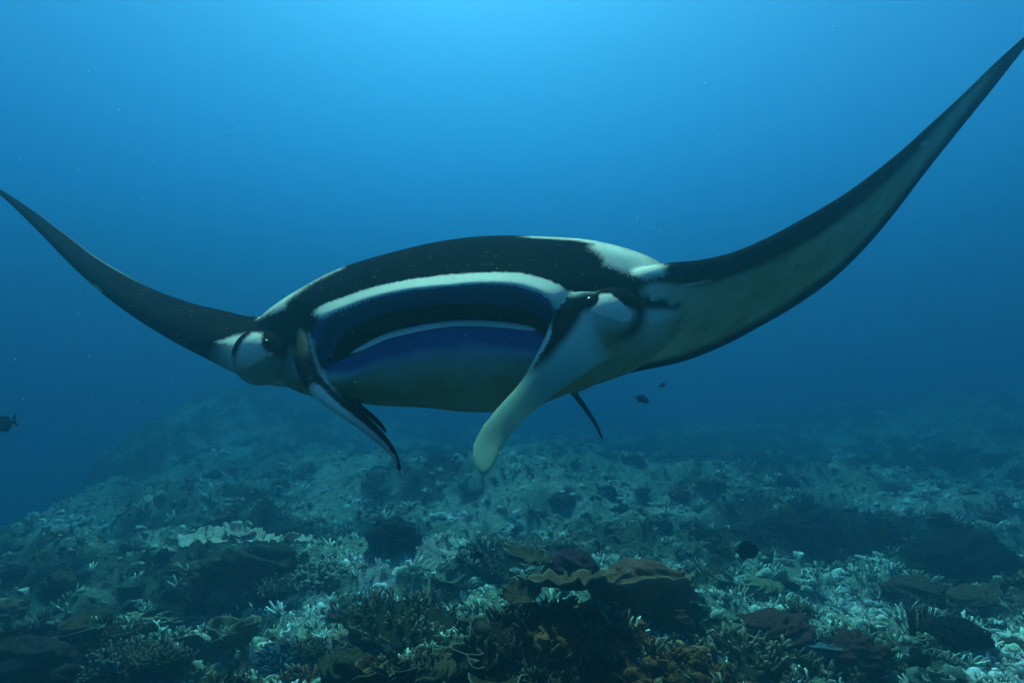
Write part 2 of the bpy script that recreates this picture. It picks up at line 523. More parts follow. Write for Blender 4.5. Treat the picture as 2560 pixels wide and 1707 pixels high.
def build_body(S):
    n = 144
    ctrl = body_rings()
    rr = np.array([cyc_spline(r, n) for r in ctrl])
    t = np.concatenate([np.linspace(0, 6, 73), np.linspace(6, len(rr) - 1, 41)[1:]])
    rings = open_spline(rr, t)
    A = np.repeat(t[:, None], n, 1); B = np.repeat((np.arange(n) * 16 / n)[None], len(t), 0)
    S.loft(rings, 0, A, B)

def loft_blade(S, part, L, T, thick, sub=10, n=40, lead=0.5):
    """a fin: leading edge L[k], trailing edge T[k] (u,v,d) and thickness in metres"""
    L3 = np.array([at(*p) for p in L]); T3 = np.array([at(*p) for p in T]); th = np.array(thick, float)
    t = np.linspace(0, len(L) - 1, (len(L) - 1) * sub + 1)
    L3, T3 = open_spline(L3, t), open_spline(T3, t); th = np.interp(t, np.arange(len(thick)), th)
    mid = (L3 + T3) / 2
    span = np.gradient(mid, axis=0); chord = T3 - L3
    nrm = np.cross(chord, span); nrm /= np.linalg.norm(nrm, axis=1)[:, None] + 1e-9
    ang = np.arange(n) * 2 * math.pi / n
    c = 0.5 - 0.5 * np.cos(ang)                           # 0 leading .. 1 trailing .. back
    side = np.where(ang < math.pi, 1.0, -1.0)
    prof = (np.clip(c, 0, 1) ** lead) * np.clip(1 - c, 0, 1) ** 0.75 * 2.2
    rings = L3[:, None] + chord[:, None] * c[None, :, None] + nrm[:, None] * (0.5 * th[:, None] * (prof * side)[None])[..., None]
    A = np.repeat(t[:, None], n, 1)
    B = np.repeat((c * side + np.where(side < 0, -1e-4, 1e-4))[None], len(t), 0)
    S.loft(rings, part, A, B)

RW_L = [(1500, 745, 2.12), (1600, 700, 2.16), (1680, 676, 2.17), (1763, 664, 2.18), (1850, 640, 2.2), (1937, 599, 2.23), (2013, 555, 2.26), (2111, 495, 2.3), (2177, 446, 2.34),
        (2264, 375, 2.4), (2340, 305, 2.46), (2416, 234, 2.52), (2492, 158, 2.58), (2560, 96, 2.63), (2625, 35, 2.68)]
RW_T = [(1400, 930, 2.9), (1510, 932, 2.92), (1600, 920, 2.93), (1698, 901, 2.92), (1796, 865, 2.9), (1894, 816, 2.88), (1981, 767, 2.85), (2068, 707, 2.83), (2145, 636, 2.8),
        (2220, 550, 2.78), (2300, 445, 2.76), (2380, 345, 2.74), (2470, 235, 2.73), (2545, 138, 2.72), (2622, 45, 2.7)]
RW_TH = [0.30, 0.28, 0.25, 0.22, 0.19, 0.165, 0.145, 0.125, 0.105, 0.085, 0.07, 0.055, 0.042, 0.03, 0.015]
LW_L = [(760, 930, 2.25), (690, 938, 2.30), (612, 915, 2.36), (522, 879, 2.44), (435, 838, 2.53), (327, 774, 2.64), (239, 709, 2.75), (163, 639, 2.85), (87, 563, 2.96), (10, 490, 3.06), (-40, 452, 3.14)]
LW_T = [(740, 800, 2.9), (690, 806, 3.0), (620, 805, 3.05), (560, 786, 3.1), (490, 768, 3.15), (400, 736, 3.2), (318, 694, 3.22), (244, 650, 3.25), (166, 592, 3.27), (74, 528, 3.26), (-30, 462, 3.2)]
LW_TH = [0.26, 0.24, 0.21, 0.17, 0.14, 0.11, 0.09, 0.07, 0.052, 0.035, 0.014]
RC_F = [(1420, 735, 1.93), (1392, 775, 1.87), (1377, 808, 1.815), (1360, 848, 1.755), (1331, 903, 1.685), (1298, 956, 1.61), (1247, 1013, 1.525), (1205, 1064, 1.455), (1184, 1104, 1.41), (1180, 1144, 1.37), (1187, 1172, 1.345), (1203, 1192, 1.33)]
RC_B = [(1600, 800, 2.2), (1575, 840, 2.09), (1545, 872, 1.98), (1496, 914, 1.85), (1432, 958, 1.74), (1373, 1002, 1.65), (1322, 1044, 1.56), (1280, 1090, 1.485), (1260, 1122, 1.435), (1246, 1150, 1.39), (1232, 1177, 1.355), (1214, 1194, 1.335)]
RC_TH = [0.16, 0.13, 0.10, 0.07, 0.05, 0.038, 0.03, 0.025, 0.022, 0.02, 0.018, 0.014]
LC_F = [(742, 815, 2.20), (741, 850, 2.08), (742, 895, 1.97), (759, 946, 1.91), (792, 986, 1.87), (838, 1025, 1.84), (888, 1060, 1.81), (933, 1095, 1.79), (964, 1122, 1.78), (985, 1150, 1.77), (998, 1182, 1.765)]
LC_B = [(790, 825, 2.26), (790, 850, 2.15), (793, 895, 2.06), (813, 945, 2.01), (846, 985, 1.97), (886, 1017, 1.93), (926, 1050, 1.88), (957, 1080, 1.85), (980, 1109, 1.82), (995, 1138, 1.80), (1004, 1174, 1.785)]
LC_TH = [0.07, 0.07, 0.07, 0.06, 0.052, 0.042, 0.034, 0.028, 0.022, 0.017, 0.01]
LR_F = [(820, 955, 2.0), (850, 985, 1.98), (885, 1012, 1.965), (920, 1037, 1.955), (948, 1060, 1.95), (966, 1082, 1.95)]
LR_B = [(835, 950, 2.08), (868, 985, 2.04), (900, 1012, 2.02), (930, 1037, 2.0), (952, 1060, 1.985), (968, 1082, 1.97)]
LR_TH = [0.03, 0.026, 0.022, 0.019, 0.016, 0.01]

def blob(S, part, u, v, d, rx, ry, rz):
    c = at(u, v, d)
    th = np.linspace(0.05, math.pi - 0.05, 20); ph = np.arange(28) * 2 * math.pi / 28
    rings = np.stack([np.sin(th)[:, None] * np.cos(ph)[None] * rx, np.sin(th)[:, None] * np.sin(ph)[None] * ry, np.repeat(np.cos(th)[:, None], 28, 1) * rz], -1) + c
    Z = np.zeros((20, 28))
    S.loft(rings, part, Z, Z)

def sdf(poly, u, v):
    """signed distance in photo pixels, positive inside"""
    P = np.array(poly, float); Q = np.roll(P, -1, 0)
    best = np.full(len(u), 1e9); ins = np.zeros(len(u), bool)
    for (x0, y0), (x1, y1) in zip(P, Q):
        ex, ey = x1 - x0, y1 - y0
        t = np.clip(((u - x0) * ex + (v - y0) * ey) / (ex * ex + ey * ey + 1e-9), 0, 1)
        best = np.minimum(best, np.hypot(u - x0 - t * ex, v - y0 - t * ey))
        cr = ((y0 > v) != (y1 > v)) & (u < ex * (v - y0) / (ey if abs(ey) > 1e-9 else 1e-9) + x0)
        ins ^= cr
    return np.where(ins, best, -best)

def make_manta():
    S = Skin()
    build_body(S)
    loft_blade(S, 1, RW_L, RW_T, RW_TH)
    loft_blade(S, 2, LW_L, LW_T, LW_TH)
    loft_blade(S, 3, RC_F, RC_B, RC_TH, 12, 36)
    loft_blade(S, 4, LC_F, LC_B, LC_TH, 12, 36)
    loft_blade(S, 5, LR_F, LR_B, LR_TH, 12, 28)
    blob(S, 6, 1530, 806, 1.97, 0.11, 0.15, 0.11)       # swelling round each eye
    blob(S, 7, 652, 893, 2.2, 0.08, 0.15, 0.10)
    tail = [(1405, 940, 3.75), (1424, 963, 3.9), (1438, 986, 4.0), (1463, 1020, 4.12), (1488, 1058, 4.25), (1506, 1096, 4.4)]
    tp = open_spline(np.array([at(*p) for p in tail]), np.linspace(0, 5, 41))
    rad = np.interp(np.linspace(0, 5, 41), range(6), (0.06, 0.032, 0.02, 0.017, 0.014, 0.009))
    tn = np.gradient(tp, axis=0); tn /= np.linalg.norm(tn, axis=1)[:, None]
    a = np.cross(tn, (0, 1, 0.2)); a /= np.linalg.norm(a, axis=1)[:, None]; b = np.cross(tn, a)
    an = np.arange(14) * 2 * math.pi / 14
    rings = tp[:, None] + rad[:, None, None] * (np.cos(an)[None, :, None] * a[:, None] + np.sin(an)[None, :, None] * b[:, None])
    S.loft(rings, 8, np.zeros((41, 14)), np.zeros((41, 14)))
    V = np.vstack(S.V); F = np.vstack(S.F); PA = np.vstack(S.P)
    src = mesh_from('manta_source', V, F)
    bm = bmesh.new(); bm.from_mesh(src)
    bmesh.ops.recalc_face_normals(bm, faces=bm.faces)
    bm.to_mesh(src); bm.free()
    tmp = link('manta_source', src)
    rm = tmp.modifiers.new('remesh', 'REMESH'); rm.mode = 'VOXEL'; rm.voxel_size = 0.0062; rm.use_smooth_shade = True
    sm = tmp.modifiers.new('smooth', 'SMOOTH'); sm.factor = 0.5; sm.iterations = 8
    dg = bpy.context.evaluated_depsgraph_get()
    ev = tmp.evaluated_get(dg)
    me = bpy.data.meshes.new_from_object(ev, depsgraph=dg)
    me.name = 'body'
    # nearest source vertex gives part and parameters
    nv = len(me.vertices)
    co = np.empty(nv * 3, np.float32); me.vertices.foreach_get('co', co); co = co.reshape(-1, 3).astype(float)
    kd = kdtree.KDTree(len(V))
    for i, p in enumerate(V): kd.insert(p, i)
    kd.balance()
    idx = np.array([kd.find(p)[1] for p in co])
    part, a, b = PA[idx, 0].astype(int), PA[idx, 1], PA[idx, 2]
    u, v = to_px(co)
    no = np.empty(nv * 3, np.float32); me.vertices.foreach_get('normal', no); no = no.reshape(-1, 3)
    pale = np.zeros(nv); belly = np.zeros(nv); stain = np.zeros(nv); thin = np.zeros(nv); mouth = np.zeros(nv)
    def paint(mask, poly, soft=14.0, amount=1.0):
        m = mask.nonzero()[0]
        pale[m] = np.maximum(pale[m], amount * np.clip(0.5 + sdf(poly, u[m], v[m]) / soft, 0, 1))
    def unpaint(mask, poly, soft=14.0):
        m = mask.nonzero()[0]
        k = np.clip(0.5 + sdf(poly, u[m], v[m]) / soft, 0, 1)
        pale[m] *= 1 - k; belly[m] *= 1 - k
    B0 = (part == 0)
    up = B0 & (b > 0.15) & (b < 7.85)
    lo = B0 & ~up
    # white band along the upper lip, thin white rim on the lower lip, pale belly
    bandc = np.clip(1 - np.abs(a - 3.5) / 0.62, 0, 1)
    endfade = sstep(0.8, 1.5, b) * sstep(7.9, 7.0, b)
    pale[up] = (sstep(0.0, 0.55, bandc) * endfade)[up]
    rim = np.clip(1 - np.abs(a - 1.72) / 0.72, 0, 1) * sstep(8.6, 9.6, b) * sstep(15.6, 14.4, b)
    pale[lo] = sstep(0.0, 0.6, rim)[lo]
    belly[lo] = (sstep(3.2, 4.5, a) * 0.75)[lo]
    stain[lo] = sstep(4.0, 4.7, a)[lo]
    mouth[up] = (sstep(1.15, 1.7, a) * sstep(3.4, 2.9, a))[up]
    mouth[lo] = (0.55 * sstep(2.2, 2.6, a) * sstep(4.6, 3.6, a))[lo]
    cheek = B0 & ((b < 0.35) | (b > 7.6)) & (a > 3.2)
    belly[cheek & (u > 1380)] = 0.75
    belly[cheek & (u < 760)] = 0.45
    belly[B0 & (u > 1380) & (v > 790) & (a > 3.3) & (a < 6.6)] = 0.78
    belly[B0 & (u < 745) & (v > 870) & (a > 3.3) & (a < 6.6)] = 0.6
    belly[B0 & (a > 6.3)] = np.where(v > 850, 0.8, 0.0)[B0 & (a > 6.3)]
    # pectoral fins
    c = np.abs(b)
    for pid, nst in ((1, 14.0), (2, 10.0)):
        m = part == pid
        ventral = m & (no[:, 2] * 1.0 + 0.35 * (-no[:, 1]) * (1 if pid == 1 else 0) < (0.12 if pid == 1 else -0.35))
        s = a / nst
        if pid == 1:
            q = m.nonzero()[0]
            poly = [(1600, 725), (1640, 708), (1741, 713), (1789, 706), (1887, 672), (1973, 632), (2059, 580), (2145, 517), (2220, 454), (2289, 385), (2340, 322), (2450, 198),
                    (2520, 128), (2458, 222), (2345, 368), (2296, 432), (2248, 494), (2182, 576), (2100, 662), (1980, 748), (1898, 799), (1798, 851), (1700, 888), (1600, 912), (1450, 950)]
            ins = np.clip(0.5 + sdf(poly, u[q], v[q]) / 16.0, 0, 1) * sstep(0.35, 0.0, no[q, 2])
            belly[q] = np.maximum(belly[q], 0.97 * ins)
            stain[q] = sstep(1640, 1800, u[q]) * (0.55 + 0.45 * sstep(2300, 1900, u[q]))
        else:
            belly[ventral] = (0.7 * sstep(0.06, 0.2, c) * sstep(0.9, 0.7, c))[ventral]
            glow = 0.35 * sstep(0.45, 0.62, s) * sstep(0.92, 0.8, s) * sstep(0.45, 0.75, c)
            belly[m] = np.maximum(belly[m], glow[m])
    body_or_wing_r = (part == 0) | (part == 1) | (part == 6)
    body_or_wing_l = (part == 0) | (part == 2) | (part == 7)
    front = (part == 0) & (a > 4.3) & (a < 7.2) | (part == 1) | (part == 2)
    # shoulder patches
    paint(front & (u > 1300) & (no[:, 2] > -0.2), [(1470, 618), (1490, 600), (1530, 605), (1605, 630), (1672, 668), (1660, 692), (1610, 700), (1540, 676), (1508, 664), (1500, 640)], 34, 0.85)
    paint(front & (u < 900), [(640, 800), (668, 765), (745, 710), (860, 655), (862, 668), (770, 715), (722, 752), (712, 772), (668, 790)], 24, 0.8)
    # right side of the head
    paint(front & (no[:, 2] > 0.1), [(1290, 592), (1330, 588), (1450, 594), (1500, 600), (1490, 612), (1440, 603), (1330, 596)], 8, 0.62)
    m6 = (part == 6) | ((part == 0) & (u > 1430) & (a > 3.5))
    belly[m6] = np.where(v > 772, 0.75, 0.0)[m6]
    belly[(part == 6) | (part == 0) & (u > 1400) & (a > 3.6)] *= sstep(0, 1, (v - (1.0 * 0)) / 1.0)[(part == 6) | (part == 0) & (u > 1400) & (a > 3.6)]
    paint(m6, [(1495, 735), (1525, 733), (1545, 748), (1565, 765), (1582, 782), (1578, 800), (1556, 804), (1520, 792), (1470, 778), (1462, 768), (1490, 765)], 12)
    unpaint((part == 0) | (part == 6) | (part == 1), [(1560, 715), (1590, 725), (1612, 755), (1612, 790), (1598, 825), (1570, 846), (1545, 850), (1540, 840), (1566, 826), (1586, 800), (1592, 775), (1580, 750), (1556, 736)], 24)
    paint((part == 1) | (part == 0) & (a > 5.4), [(1612, 716), (1640, 708), (1680, 712), (1670, 735), (1632, 750), (1618, 790), (1606, 815), (1612, 780), (1622, 750)], 22, 0.8)  # bright glow at the wing root put into the skin colour
    paint(part == 1, [(1700, 712), (1745, 704), (1785, 698), (1784, 703), (1742, 712), (1702, 718)], 8, 0.8)  # glint along the dark leading band painted into the skin
    paint(part == 1, [(2300, 358), (2320, 348), (2330, 352), (2312, 366), (2302, 368)], 8, 0.7)
    stain[part == 0] = np.maximum(stain, sstep(1640, 1800, u) * 0.8)[part == 0]
    q = ((part == 6) | (part == 0) & (a > 4)) & (u > 1470)
    stain[q] = np.maximum(stain, 0.75 * sstep(795, 830, v) * sstep(1470, 1530, u))[q]
    # left side of the head
    m7 = (part == 7) | ((part == 0) & (u < 735) & (a > 3.6))
    belly[part == 7] = np.where(v > 890, 0.55, 0.0)[part == 7]
    paint(m7, [(632, 830), (656, 834), (654, 866), (668, 880), (692, 884), (664, 894), (642, 906), (618, 920), (590, 916), (592, 880), (608, 852)], 16)
    paint(part == 2, [(535, 856), (580, 840), (615, 832), (632, 838), (612, 876), (596, 870), (570, 860)], 18, 0.9)
    belly[part == 2] = np.maximum(belly[part == 2], (0.75 * sstep(500, 590, u) * sstep(842, 880, v))[part == 2])
    paint(part == 2, [(200, 688), (222, 702), (245, 716), (262, 732), (250, 730), (225, 714)], 6, 0.75)
    # head fins
    m = part == 3
    inner = no[:, 1] > 0.15
    belly[m] = np.where(inner, 0.25, 1.0)[m]
    thin[m] = sstep(1.5, 5.5, a)[m]
    unpaint(m, [(1398, 758), (1460, 765), (1450, 800), (1412, 850), (1375, 893), (1332, 930), (1318, 934), (1342, 886), (1364, 845), (1378, 800)], 16)
    pale[m] = np.maximum(pale[m], (sstep(0.085, 0.02, c) * (0.45 + 0.45 * sstep(1.2, 3.0, a)))[m])
    unpaint(((part == 0) & (a > 3.9) & (a < 6.2)) | (part == 3) | (part == 6), [(1418, 742), (1450, 738), (1490, 730), (1497, 745), (1476, 770), (1445, 790), (1425, 806), (1402, 852), (1376, 862), (1384, 800), (1400, 762)], 14)
    m = part == 4
    belly[m] = 0.12; thin[m] = 0.5 * sstep(4, 7, a)[m]
    edge = sstep(0.24, 0.08, c) * sstep(3.1, 4.0, a) * sstep(10.2, 9.0, a)
    streak = 0.80 * sstep(0.3, 0.5, c) * sstep(0.95, 0.7, c) * sstep(0.2, 0.9, a) * sstep(5.5, 3.5, a)
    pale[m] = np.maximum(edge, streak)[m]
    belly[m] = np.maximum(belly[m], (0.5 * sstep(0.3, 0.5, c) * sstep(4.5, 2.5, a))[m])
    # soften the pigment once over the surface
    ne = len(me.edges); ed = np.empty(ne * 2, np.int32); me.edges.foreach_get('vertices', ed); ed = ed.reshape(-1, 2)
    deg = np.bincount(ed.ravel(), minlength=nv)
    def soften(x, it):
        for _ in range(it):
            s = np.bincount(ed[:, 0], x[ed[:, 1]], nv) + np.bincount(ed[:, 1], x[ed[:, 0]], nv)
            x = 0.5 * x + 0.5 * s / np.maximum(deg, 1)
        return x
    pale = soften(pale, 1); belly = soften(belly, 12); stain = soften(stain, 8)
    for k, arr in (('pale', pale), ('belly', belly), ('stain', stain), ('thin', thin), ('mouth', mouth)):
        at_ = me.attributes.new(k, 'FLOAT', 'POINT'); at_.data.foreach_set('value', arr.astype(np.float32))
    me.materials.clear(); me.materials.append(M_SKIN)
    base = at(1150, 1030, 2.4)
    root = thing('manta_ray', 'black and white manta ray gliding towards the viewer with wings raised', 'manta ray', base)
    body = link('body', me, root, (-base[0], -base[1], -base[2]))
    bpy.data.objects.remove(tmp); bpy.data.meshes.remove(src)
    # eyes
    for (eu, ev_, r) in ((1474, 752, 0.017), (668, 858, 0.017)):
        tree_hit = None
        o = Vector((0, 0, 0)); dr = Vector(at(eu, ev_, 1.0)).normalized()
        bvh = make_manta.bvh if hasattr(make_manta, 'bvh') else None
        if bvh is None:
            polys = [tuple(p.vertices) for p in me.polygons]
            bvh = make_manta.bvh = BVHTree.FromPolygons([Vector(p) for p in co], polys)
        hit, nr, _, _ = bvh.ray_cast(o, dr)
        e = bmesh.new()
        bmesh.ops.create_uvsphere(e, u_segments=20, v_segments=12, radius=r)
        em = bpy.data.meshes.new('eye'); e.to_mesh(em); e.free()
        em.materials.append(M_EYE)
        for p in em.polygons: p.use_smooth = True
        p = hit - nr * r * 0.45
        eo = link('eye', em, root, (p[0] - base[0], p[1] - base[1], p[2] - base[2]))
    return root
make_manta()

# ------------------------------------------------------------------ corals: one mesh of each kind
def frond(base, direc, length, r, seg=4, bend=0.25, taper=0.62):
    d = np.array(direc, float); d /= np.linalg.norm(d)
    pts = [np.array(base, float)]; rad = [r]
    for k in range(seg):
        d = d + rng.normal(0, bend, 3) * 0.5 + np.array((0, 0, 0.12)); d /= np.linalg.norm(d)
        pts.append(pts[-1] + d * length / seg); rad.append(r * (1 - (1 - taper) * (k + 1) / seg))
    return np.array(pts), np.array(rad), d

def finger_coral(n=70, rad=0.20, hgt=0.14, r=0.011):
    mb = MB()
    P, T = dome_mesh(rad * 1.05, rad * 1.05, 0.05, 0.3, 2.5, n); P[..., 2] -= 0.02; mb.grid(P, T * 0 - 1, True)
    for k in range(n):
        q = math.sqrt(rng.random()) * rad; an = rng.random() * 6.283
        base = (q * math.cos(an), q * math.sin(an), -0.02)
        lean = np.array((math.cos(an) * q / rad * 0.9, math.sin(an) * q / rad * 0.9, 1.0)) + rng.normal(0, 0.22, 3)
        h = hgt * (1.15 - 0.5 * (q / rad) ** 2) * (0.7 + 0.6 * rng.random())
        p, ra, d = frond(base, lean, h, r * (0.8 + 0.5 * rng.random()), 4, 0.3)
        mb.tube(p, ra, 5, 0.0, 1.0)
        for _ in range(2):
            i = 1 + int(rng.integers(0, 3))
            p2, r2, _d = frond(p[i], d + rng.normal(0, 0.8, 3), h * 0.42, ra[i] * 0.8, 2, 0.2)
            mb.tube(p2, r2, 5, 0.5, 1.0)
    return mb

def dome_mesh(rx, ry, rz, amp, fr, seed, n=34, m=18):
    th = np.linspace(0, math.pi * 0.56, m); ph = np.arange(n) * 2 * math.pi / n
    x = np.sin(th)[:, None] * np.cos(ph)[None]; y = np.sin(th)[:, None] * np.sin(ph)[None]; z = np.cos(th)[:, None] + 0 * ph[None]
    k = 1 + amp * fbm(x * fr + z * 1.7 * fr + 31, y * fr - z * 0.9 * fr + 7, seed, 3)
    k[0] = k[0].mean()
    P = np.stack([x * rx * k, y * ry * k, z * rz * k], -1)
    T = np.clip(z, 0, 1) * 0.7
    return P, T

def knobby_coral(rad=0.16):
    mb = MB()
    P, T = dome_mesh(rad * 0.85, rad * 0.85, rad * 0.6, 0.3, 2.5, 3); mb.grid(P, T * 0, True)
    for k in range(110):
        th = math.acos(1 - rng.random() * 0.95); an = rng.random() * 6.283
        d = np.array((math.sin(th) * math.cos(an), math.sin(th) * math.sin(an), math.cos(th)))
        p, ra, _ = frond(d * rad * (0.62, 0.62, 0.45), d + rng.normal(0, 0.25, 3), rad * (0.4 + 0.3 * rng.random()), rad * 0.07, 3, 0.2, 1.1)
        mb.tube(p, ra, 5, 0.2, 1.0)
    return mb

def boulder_coral(seed, flat=0.7):
    mb = MB()
    P, T = dome_mesh(0.24, 0.22, 0.24 * flat, 0.38, 2.4, seed, 48, 26); mb.grid(P, T, True)
    return mb

def ruffle_plate(rad, rise, waves, amp, seed, thick=0.012, arc=(0, 2 * math.pi), nr=14, na=110, stalk=True):
    """a plate or vase coral: a dish on a short stalk with a ruffled rim, a real thickness"""
    mb = MB()
    closed = abs(arc[1] - arc[0] - 2 * math.pi) < 1e-6
    an = np.linspace(arc[0], arc[1], na, endpoint=not closed)
    q = np.linspace(0.06, 1, nr)
    ph = 3.0 * fbm(np.cos(an) * 1.3 + 5, np.sin(an) * 1.3 + 9, seed, 2)
    lobe = 1 + 0.28 * fbm(np.cos(an) * 2 + 3, np.sin(an) * 2 + 1, seed + 3, 2)
    rip = np.sin(an * waves + ph * 3) + 0.5 * np.sin(an * waves * 1.9 + ph * 5 + 1)
    def sheet(off):
        rr = q[:, None] * rad * lobe[None] * (1 + 0.06 * rip[None] * q[:, None] ** 3)
        z = rise * q[:, None] ** 1.7 + amp * rip[None] * q[:, None] ** 3.2 + 0.015 * fbm(rr * 9 * np.cos(an)[None], rr * 9 * np.sin(an)[None], seed + 5, 3) + off
        return np.stack([rr * np.cos(an)[None], rr * np.sin(an)[None], z], -1)
    A = sheet(thick / 2); Bm = sheet(-thick / 2)
    P = np.concatenate([A, Bm[::-1]], 0)
    tq = sstep(0.84, 1.0, q)
    T = np.repeat(np.concatenate([tq, tq[::-1]])[:, None], len(an), 1)
    mb.grid(P, T, closed)
    if stalk:
        mb.tube([(0, 0, -0.35), (0, 0, -0.12), (0, 0, -0.02), (0, 0, 0.02)], [rad * 0.55, rad * 0.4, rad * 0.32, rad * 0.22], 14, 0, 0)
    return mb

def leafy_coral(n=7, rad=0.2, seed=0, hgt=0.12):
    """upright curling sheets like lettuce"""
    mb = MB()
    for k in range(n):
        cx, cy = rng.normal(0, rad * 0.42, 2)
        a0 = rng.random() * 6.283; span = 1.2 + 1.8 * rng.random(); R0 = 0.05 + 0.07 * rng.random()
        an = np.linspace(a0, a0 + span, 26); h = np.linspace(0, 1, 7)
        rip = 0.022 * np.sin(np.linspace(0, 9 + 5 * rng.random(), 26) + rng.random() * 6)
        rr = R0 * (0.6 + 0.8 * h[:, None]) + rip[None] * h[:, None] ** 1.5
        ht = hgt * (0.7 + 0.6 * rng.random())
        z = -0.05 + h[:, None] * ht * (1 + 0.25 * np.sin(np.linspace(0, 5, 26) + k)[None])
        A = np.stack([cx + rr * np.cos(an)[None], cy + rr * np.sin(an)[None], z + 0 * rr], -1)
        Bm = np.stack([cx + (rr - 0.008) * np.cos(an)[None], cy + (rr - 0.008) * np.sin(an)[None], z + 0 * rr], -1)
        P = np.concatenate([A, Bm[::-1]], 0)
        tq = sstep(0.75, 1.0, h)
        mb.grid(P, np.repeat(np.concatenate([tq, tq[::-1]])[:, None], 26, 1))
    return mb

def bushy_tuft(n=90, rad=0.05, hgt=0.17):
    mb = MB()
    for k in range(n):
        an = rng.random() * 6.283; q = rad * math.sqrt(rng.random())
        lean = np.array((math.cos(an), math.sin(an), 0)) * rng.random() * 0.9 + np.array((0, 0, 1))
        p, ra, _ = frond((q * math.cos(an), q * math.sin(an), -0.02), lean, hgt * (0.6 + 0.5 * rng.random()), 0.0045, 4, 0.25, 0.4)
        mb.tube(p, ra, 4, 0, 1)
    return mb

PROTO = {
    'finger_coral': [finger_coral(70, 0.2, 0.14).mesh('finger_coral', M_CORAL), finger_coral(90, 0.24, 0.1, 0.009).mesh('finger_coral', M_CORAL), finger_coral(50, 0.16, 0.2, 0.012).mesh('finger_coral', M_CORAL)],
    'knobby_coral': [knobby_coral().mesh('knobby_coral', M_CORAL), knobby_coral(0.13).mesh('knobby_coral', M_CORAL)],
    'boulder_coral': [boulder_coral(5).mesh('boulder_coral', M_CORAL), boulder_coral(17, 0.5).mesh('boulder_coral', M_CORAL), boulder_coral(29, 0.85).mesh('boulder_coral', M_CORAL)],
    'plate_coral': [ruffle_plate(0.28, 0.06, 9, 0.012, 3).mesh('plate_coral', M_CORAL), ruffle_plate(0.24, 0.09, 7, 0.02, 8).mesh('plate_coral', M_CORAL)],
    'leafy_coral': [leafy_coral(8, 0.2, 1).mesh('leafy_coral', M_CORAL), leafy_coral(11, 0.26, 2, 0.09).mesh('leafy_coral', M_CORAL)],
    'soft_coral': [bushy_tuft().mesh('soft_coral', M_CORAL), bushy_tuft(60, 0.08, 0.11).mesh('soft_coral', M_CORAL)],
}
def coral(kind, p, scale, col, label, group=None, tipw=0.5, variant=None, rot=None, squash=1.0, sink=0.0, cat='coral'):
    ms = PROTO[kind]
    me = ms[variant if variant is not None else int(rng.integers(0, len(ms)))]
    o = link(kind, me)
    o.location = (p[0], p[1], p[2] - sink)
    scale = scale * REEF
    o.scale = (scale, scale, scale * squash)
    o.rotation_euler = (rng.normal(0, 0.1), rng.normal(0, 0.1), rot if rot is not None else rng.random() * 6.283)
    o.color = (*col, tipw)
    return tag(o, label, cat, group)

C_CREAM = (0.50, 0.46, 0.33); C_TAN = (0.24, 0.17, 0.09); C_BROWN = (0.30, 0.13, 0.05); C_MAROON = (0.17, 0.06, 0.05)
C_PURPLE = (0.075, 0.03, 0.085); C_OLIVE = (0.15, 0.15, 0.06); C_DARK = (0.03, 0.026, 0.022); C_BLUE = (0.06, 0.20, 0.34); C_TEAL = (0.28, 0.36, 0.27); C_WHITE = (0.66, 0.66, 0.54)
C_GREY = (0.22, 0.21, 0.18)

# --- the corals one can pick out
def big_plate_coral():
    g = ground_at(1500, 1560)
    # big brown coral with stacked dishes; near-black bases under the front dish paint the hollow's shade
    root = thing('plate_coral', 'large brown coral of overlapping ruffled dishes over a dark hollow in the foreground', 'coral', g)
    P0 = at(1420, 1480, 3.35)
    def put(name, mb, u, v, d, rot=(0, 0, 0), sc=1.0, col=C_BROWN, tipw=0.6, parent=None):
        p = at(u, v, d * REEF); sc = sc * REEF
        o = link(name, mb.mesh(name, M_CORAL), root, (p[0] - g[0], p[1] - g[1], p[2] - g[2]))
        o.rotation_euler = rot; o.scale = (sc, sc, sc); o.color = (*col, tipw)
        return o
    put('dish', ruffle_plate(0.28, 0.05, 11, 0.014, 41, 0.014, nr=20, na=220, stalk=False), 1432, 1468, 3.15, (R(-13), R(2), 0.4), 1.0, (0.24, 0.125, 0.065), 0.4)
    put('dish', ruffle_plate(0.13, 0.04, 8, 0.012, 58, 0.012, nr=14, na=120, stalk=False), 1318, 1402, 3.55, (R(-10), R(-8), 4.0), 1.0, (0.14, 0.11, 0.06), 0.5)
    put('dish', ruffle_plate(0.10, 0.03, 8, 0.010, 59, 0.012, nr=14, na=120, stalk=False), 1300, 1490, 3.05, (R(-8), R(-12), 2.0), 1.0, (0.14, 0.09, 0.05), 0.5)
    put('cup', ruffle_plate(0.33, 0.30, 8, 0.012, 55, 0.016, nr=22, na=180, stalk=False), 1608, 1580, 3.65, (R(-10), R(10), 1.0), 1.0, (0.42, 0.21, 0.09), 0.25)
    put('dome', boulder_coral(61, 0.75), 1425, 1425, 3.75, (0, 0, 0), 0.62, (0.15, 0.06, 0.08), 0.0)
    put('dome', boulder_coral(67, 0.5), 1612, 1462, 3.9, (0, 0, 1), 1.22, (0.34, 0.14, 0.08), 0.0)
    put('dome', boulder_coral(63, 0.7), 1690, 1550, 3.35, (0, 0, 2), 0.34, C_BROWN, 0.2)
    put('base', boulder_coral(71, 0.9), 1425, 1600, 3.45, (0, 0, 2), 1.0, (0.016, 0.012, 0.010), 0.0)  # shade of the hollow put into the near-black colour
    put('base', boulder_coral(73, 0.9), 1300, 1590, 3.35, (0, 0, 2), 0.7, (0.02, 0.014, 0.012), 0.0)  # same painted shade, further left under the dishes
big_plate_coral()

